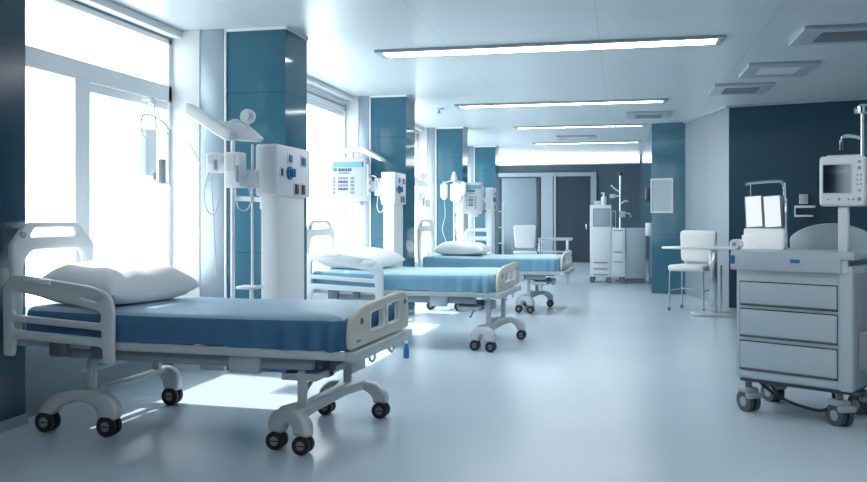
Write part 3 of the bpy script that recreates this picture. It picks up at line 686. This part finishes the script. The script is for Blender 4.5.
obj('side_screen', MB().plate(rounded([(.225, 1.14), (.31, 1.14), (.31, 1.5), (.225, 1.5)], .02), [rounded([(.24, 1.17), (.295, 1.17), (.295, 1.48), (.24, 1.48)], .015)], .02, .004, mx=XZ(.1)), 'steel', t)
t = thing('grey_cabinet', 'low grey cabinet right of the white drawer trolley', 'cabinet', (.31, 18.05, 0))
obj('cabinet_body', MB().box((-.195, 0, .1), (.20, .5, 1.14), .006), 'board', t); obj('plinth', MB().box((-.18, .03, 0), (.19, .48, .1)), 'dark_steel', t)
obj('door', MB().box((-.18, -.012, .13), (.185, .002, 1.11), .004), 'board', t)
t = thing('dispenser_bottle', 'small white pump bottle on top of the tall drawer trolley', 'bottle', (-.34, 18.15, 1.62))
obj('bottle_body', MB().lathe([(.05, 0), (.055, .02), (.055, .16), (.02, .19), (.02, .24)]), 'white', t)
obj('pump', MB().box((-.06, -.012, .24), (.02, .012, .265), .004).cyl((0, 0, .2), (0, 0, .25), .01), 'white', t)
t = thing('supply_box', 'low white box on top of the tall drawer trolley', 'box', (-.47, 18.2, 1.62))
obj('box_body', MB().box((-.06, -.08, 0), (.07, .08, .07), .008), 'offwhite', t); obj('lid', MB().box((-.065, -.085, .068), (.075, .085, .085), .004), 'white', t)
t = thing('instrument_stand', 'thin pole with clamped instruments rising behind the drawer trolley', 'stand', (.0, 18.78, 0))
obj('pole', MB().cyl((0, 0, .02), (0, 0, 2.28), .02).lathe([(.05, 0), (.055, .04), (.03, .09)], (0, 0, 2.26), mi=1), ['chrome', 'darkpl'], t)
obj('base', MB().lathe([(.2, 0), (.2, .03), (.03, .06)]), 'dark_steel', t)
obj('clamp_arm', MB().tube([(0, 0, 1.9), (-.12, 0, 1.98), (-.2, 0, 2.06)], .016), 'steel', t)
obj('clamp_arm', MB().tube([(0, 0, 1.65), (.1, -.02, 1.72), (.16, -.02, 1.70)], .02), 'steel', t)
obj('gauge', MB().box((-.22, -.05, 1.78), (-.10, .03, 1.86), .01).tube([(-.11, 0, 1.82), (0, 0, 1.82)], .014), 'steel', t)
obj('tap', MB().box((-.02, -.04, 1.36), (.11, .03, 1.5), .01).tube([(.07, 0, 1.47), (.2, 0, 1.44), (.22, 0, 1.36)], .016), 'steel', t)

# board and switches on the corner pillar
a = math.atan2(-.18, .57)
t = thing('notice_board', 'blank grey board in a white frame on the teal corner pillar', 'board', (.72, 15.745, 1.75), a)
obj('board', MB().box((-.16, -.022, -.28), (.185, -.004, .28)), 'board', t)
obj('frame', MB().plate([(-.19, -.31), (.215, -.31), (.215, .31), (-.19, .31)], [[(-.165, -.28), (.19, -.28), (.19, .28), (-.165, .28)]], .035, .006, mx=XZ(-.014)), 'offwhite', t)
for z0, z1, lab, mt in ((1.66, 1.92, 'dark control panel on the edge of the teal corner pillar', 'darkpl'), (1.02, 1.26, 'white dispenser on the edge of the teal corner pillar', 'white')):
    t = thing('wall_dispenser' if mt == 'white' else 'wall_switch_panel', lab, 'dispenser' if mt == 'white' else 'panel', (.55, 16.3, z0))
    obj('casing', MB().box((-.09, -.2, 0), (0, .2, z1 - z0), .012), mt, t)
    obj('front_plate', MB().box((-.1, -.14, .03), (-.088, .14, z1 - z0 - .1), .004), 'midgrey' if mt == 'white' else 'slate', t)

# ------------------------------------------------------------------ table and chair on the right
t = thing('overbed_table', 'white table with rounded end on a chrome column, behind the drawer cart', 'table', (1.27, 12.4, 0))
top = rounded([(-.72, -.02), (-.5, -.22), (.5, -.28), (.62, -.1), (.62, .2), (.5, .3), (-.5, .2)], [.05, .25, .1, .1, .1, .1, .25])
obj('table_top', MB().plate(top, [], .032, .01, mx=Matrix.Translation((0, 0, .94))), 'white', t)
obj('column', MB().box((-.055, -.03, .04), (.045, .03, .925), .008).cyl((.1, .02, .04), (.1, .02, .7), .014), 'chrome', t)
obj('base_plate', MB().plate(rounded([(-.30, -.2), (.32, -.2), (.32, .2), (-.30, .2)], .14), [], .045, .014, mx=Matrix.Translation((0, 0, .0225))), 'steel', t)
t = thing('side_chair', 'pale padded chair with thin chrome legs, tucked at the round-ended table', 'chair', (1.04, 13.02, 0), math.radians(-24))
obj('seat', MB().plate(rounded([(-.30, -.28), (.27, -.28), (.25, .24), (-.26, .24)], .1), [], .09, .035, mx=Matrix.Translation((0, 0, .625))), 'seatpad', t)
m = MB(); n = 16
o = rounded([(-.25, .70), (.25, .70), (.29, 1.17), (-.27, 1.17)], .07)
obj('backrest', MB().plate(o, [], .07, .03, mx=XZ(.22)), 'seatpad', t)
for x, y in ((-.27, -.24), (.24, -.24), (-.24, .2), (.22, .2)):
    l = obj('leg', MB().cyl((x, y, .05), (x * .95, y * .95, .6), .012), 'chrome', t)
    obj('caster', MB().cyl((x - .012, y, .028), (x + .012, y, .028), .028).cyl((x, y, .03), (x, y, .06), .009), 'dark_steel', l)
obj('foot_rail', MB().tube([(-.25, -.22, .30), (-.23, .19, .30), (.21, .19, .30), (.23, -.22, .30)], .01), 'chrome', t)
obj('back_support', MB().box((-.2, .2, .58), (-.16, .24, .75), .006).box((.16, .2, .58), (.2, .24, .75), .006), 'steel', t)

# phone and towel holder on the dark wall
aw = math.atan2(12.9 - 13.49, 3.75 - 1.602)
def dark_wall(x, z): 
    return (x, 13.49 + (x - 1.602) * math.tan(aw) - .004, z)
t = thing('wall_keypad', 'small grey keypad on the dark navy wall', 'keypad', dark_wall(2.60, 1.56), aw)
k = MB().box((-.06, -.03, 0), (.06, 0, .14), .006)
obj('casing', k, 'steel', t)
obj('key', MB().box((-.04, -.036, .02), (-.01, -.028, .05), .003).box((.01, -.036, .02), (.04, -.028, .05), .003).box((-.04, -.036, .06), (-.01, -.028, .09), .003).box((.01, -.036, .06), (.04, -.028, .09), .003).box((-.04, -.036, .10), (.04, -.028, .125), .003), 'board', t)
t = thing('towel_holder', 'grey open-fronted holder fixed on the dark navy wall under the keypad', 'holder', dark_wall(2.61, 1.37), aw)
obj('frame', MB().box((-.13, -.10, .13), (.15, 0, .165), .006).box((-.13, -.10, 0), (.12, 0, .03), .006).box((-.13, -.10, .02), (-.11, 0, .14), .004), 'offwhite', t)
obj('back_plate', MB().box((-.12, -.012, .02), (.12, 0, .14)), 'navy', t)

# ------------------------------------------------------------------ drawer cart
CW, CD = .735, .55
cart = thing('drawer_cart', 'grey medical drawer cart on casters with raised curved back guard, at the right edge', 'cart', (.80, 6.33, 0), math.radians(-31))
cart.scale = (1.05, 1, 1)
obj('cart_body', MB().box((0, 0, .24), (CW, CD, 1.05), .01).box((.02, .02, .215), (CW - .02, CD - .02, .245), mi=1), ['cartgrey', 'cartdark'], cart)
obj('front_post', MB().box((CW - .075, -.012, .235), (CW + .004, .05, 1.0), .012), 'cartgrey', cart)
obj('top_tray', MB().box((-.03, -.035, 1.0), (CW - .06, CD + .01, 1.12), .012).box((-.03, -.03, 1.09), (CW + .02, CD + .015, 1.14), .012), 'cartgrey', cart)
obj('badge', MB().box((.37, -.0385, 1.06), (.43, -.034, 1.085), .002), 'bluepl', cart)
obj('badge', MB().box((-.0275, -.0385, 1.04), (.005, -.034, 1.10), .002), 'bluepl', cart)
for z0, z1 in ((.765, .915), (.545, .725), (.315, .50)):
    d = obj('drawer', MB().box((.03, -.014, z0), (.645, .004, z1), .006), 'cartgrey', cart)
    obj('gap_shadow', MB().box((.025, -.003, z0 - .014), (.65, .004, z1 + .008)), 'cartdark', d)
    obj('pull_lip', MB().box((.04, -.020, z0 - .006), (.635, -.008, z0 + .004), .003), 'dark_steel', d)
obj('lower_panel', MB().box((.03, -.008, .25), (.645, .004, .295), .004), 'cartgrey', cart)
for x, y in ((.06, .06), (CW - .09, .05), (.06, CD - .06), (CW - .09, CD - .06)):
    k = MB()
    for sg in (-1, 1):
        k.cyl((sg * .010, 0, .075), (sg * .042, 0, .075), .075, n=24); k.cyl((sg * .038, 0, .07), (sg * .044, 0, .07), .035, n=16, mi=1)
    k.box((-.05, -.05, .13), (.05, .06, .17), .015, mi=1).cyl((0, 0, .15), (0, 0, .235), .022, mi=2).box((-.06, -.085, .10), (.06, -.04, .14), .012, mi=1)
    o = obj('caster', k, ['cartdark', 'midgrey', 'dark_steel'], cart, loc=(x, y, 0)); o.rotation_euler.z = math.radians(58)
obj('power_cable', MB().tube([(.12, .06, .24), (.16, .05, .20), (.28, .04, .13), (.45, .04, .085), (.56, .05, .09), (.60, .08, .16), (.58, .1, .24)], .011, smooth=6).tube([(.20, .08, .24), (.22, .06, .19), (.30, .05, .13)], .009, smooth=4), 'black', cart)
g = [(.17, 1.13)] + [(.17 + (CW - .17) * k / 20, 1.19 + .135 * math.sin(PI * min(1, (k / 20) * .98 + .02)) ** .55) for k in range(21)] + [(CW, 1.13)]
obj('back_guard', MB().plate(g, [], .03, .008, mx=XZ(CD - .02)), 'cartgrey', cart)
obj('monitor_post', MB().box((CW - .085, -.01, 1.0), (CW - .025, .045, 1.438), .012), 'offwhite', cart)
obj('side_bin', MB().box((CW + .0035, .10, .36), (CW + .12, .42, .62), .012), 'midgrey', cart)
obj('side_panel', MB().box((CW - .004, .052, .245), (CW + .003, CD - .005, 1.0), .002), 'midgrey', cart)  # darker sheet imitating the shade on the cart's right side

def on_cart(x, y, z):
    a = math.radians(-31); return (.80 + x * math.cos(a) - y * math.sin(a), 6.33 + x * math.sin(a) + y * math.cos(a), z)
t = thing('vital_signs_monitor', 'boxy white monitor with dark screen on the post of the drawer cart', 'monitor', on_cart(CW - .015, .02, 1.44), math.radians(-20))
c = obj('casing', MB().box((-.16, -.06, 0), (.135, .14, .325), .022, seg=3), 'white', t)
obj('screen', MB().box((-.135, -.067, .085), (.045, -.058, .27), .004), 'screen', t)
obj('bezel', MB().plate(rounded([(-.142, .078), (.058, .078), (.058, .277), (-.142, .277)], .01), [rounded([(-.133, .087), (.043, .087), (.043, .268), (-.133, .268)], .008)], .012, .003, mx=XZ(-.060)), 'offwhite', t)
for x, z, r in ((.098, .285, .010), (.098, .245, .012), (.085, .20, .006), (.108, .20, .006), (.085, .17, .006), (.108, .17, .006), (.085, .14, .006), (.108, .14, .006), (.098, .10, .008), (.098, .045, .012), (-.10, .045, .006), (-.03, .045, .009), (.03, .045, .006), (.06, .045, .007)):
    obj('knob', MB().cyl((x, -.068, z), (x, -.058, z), r), 'midgrey', t)
t.scale = (.92, .92, 1)
obj('instrument_pole', MB().cyl((.11, .08, .30), (.11, .08, .63), .019).lathe([(.022, 0), (.04, .012), (.042, .05), (.022, .065)], (.11, .08, .60)).cyl((.05, .08, .625), (.17, .08, .625), .02).tube([(.11, .08, .44), (.03, .06, .46), (-.02, .05, .45), (-.03, .05, .37)], .012, smooth=4), 'chrome', t)
obj('top_handle', MB().box((-.12, .0, .32), (.10, .06, .335), .006), 'offwhite', t)

# file rack with two tilted pages on the cart
t = thing('chart_holder', 'white box with bent chrome frame holding two pages on the drawer cart', 'holder', on_cart(.0, .125, 1.1412), math.radians(-14))
obj('box_body', MB().box((0, 0, 0), (.26, .16, .145), .008).box((-.012, -.012, 0), (.08, .14, .10), .006), 'box_glow', t)
obj('chrome_frame', MB().tube([(.265, .10, 0), (.265, .10, .43), (.255, .10, .47), (.22, .10, .485), (.05, .10, .475), (.0, .10, .465)], .010, smooth=3).tube([(.04, .10, .1), (.04, .10, .465)], .006).box((.262, .06, .0), (.285, .13, .36), .005), 'chrome', t)
obj('back_plate', MB().box((.0, .105, .14), (.255, .115, .38), .004), 'midgrey', t)
tilt = Matrix.Translation((0, 0, .148)) @ Matrix.Rotation(math.radians(-10), 4, 'X')
for i, (x, lab) in enumerate(((.012, 'first of the two pages in the chart holder, the one nearer the table'), (.137, 'second of the two pages in the chart holder, next to the chrome post'))):
    p = thing('chart_page', lab, 'page', (0, 0, 0), 0, 'white pages in the chart holder')
    p.location = Matrix.Translation(on_cart(.0, .125, 1.1412)) @ Matrix.Rotation(math.radians(-14), 4, 'Z') @ Vector((x, .03, .148)); p.rotation_euler = (math.radians(-10), math.radians(-4), math.radians(-14))
    obj('backing', MB().box((0, 0, 0), (.118, .006, .235), .002), 'midgrey', p)
    obj('sheet', MB().box((.007, -.003, .008), (.111, .001, .228)), 'page_glow', p)
t = thing('tissue_roll', 'white roll lying beside the chart holder on the drawer cart', 'roll', on_cart(-.008, .03, 1.142), math.radians(-31))
obj('roll', MB().cyl((0, -.045, .036), (0, .035, .036), .036, n=24), 'white', t)
obj('core', MB().cyl((0, -.048, .036), (0, -.044, .036), .015, n=14), 'midgrey', t)

# blue bottle on the floor behind the foot of the nearest bed
t = thing('blue_bottle', 'tiny blue bottle on the floor beyond the foot of the nearest bed', 'bottle', (-2.03, 8.0, 0))
obj('bottle_body', MB().lathe([(.025, 0), (.03, .01), (.03, .09), (.014, .12), (.014, .15)]), 'bluepl', t); obj('cap', MB().lathe([(.017, .145), (.017, .17)]), 'white', t)

# ------------------------------------------------------------------ light
w = bpy.data.worlds.new('sky'); S.world = w; w.use_nodes = True
bg = w.node_tree.nodes['Background']; bg.inputs[0].default_value = (.90, .96, 1, 1); bg.inputs[1].default_value = 4.5
def light(name, kind, loc, rot, energy, col=(1, 1, 1), **k):
    l = bpy.data.lights.new(name, kind); l.energy = energy; l.color = col
    for a, v in k.items(): setattr(l, a, v)
    o = bpy.data.objects.new(name, l); C.objects.link(o); o.location = loc; o.rotation_euler = rot; return o
sd = Vector((1, -.14, -1.3)).normalized()
light('sun', 'SUN', (-10, 10, 12), sd.to_track_quat('-Z', 'Y').to_euler(), 5.5, (1, .98, .95), angle=math.radians(.8))
def portal(x, y0, y1, z0, z1):
    l = light('window_portal', 'AREA', (x, (y0 + y1) / 2, (z0 + z1) / 2), (PI / 2, 0, -PI / 2), 1, shape='RECTANGLE', size=y1 - y0, size_y=z1 - z0)
    l.data.cycles.is_portal = True
portal(-4.05, 4.95, 7.0, .7, 2.97)
for n in (2, 3, 4, 5):
    y0 = PY[n - 2] + PD; y1 = PY[n - 1] if n < 5 else 26.0
    portal(-3.82, y0, y1, .55, 2.92)

# ------------------------------------------------------------------ camera
cam = bpy.data.cameras.new('camera'); co = bpy.data.objects.new('camera', cam); C.objects.link(co)
co.location = (0, 0, 1.37); co.rotation_euler = (PI / 2, 0, math.radians(12.4))
cam.sensor_width = 36; cam.lens = 36 * 850 / 867; cam.shift_y = -24 / 867; cam.clip_start = .05
S.camera = co
S.view_settings.view_transform = 'Standard'; S.view_settings.look = 'None'; S.view_settings.exposure = .42
S.cycles.use_denoising = True; S.cycles.max_bounces = 8
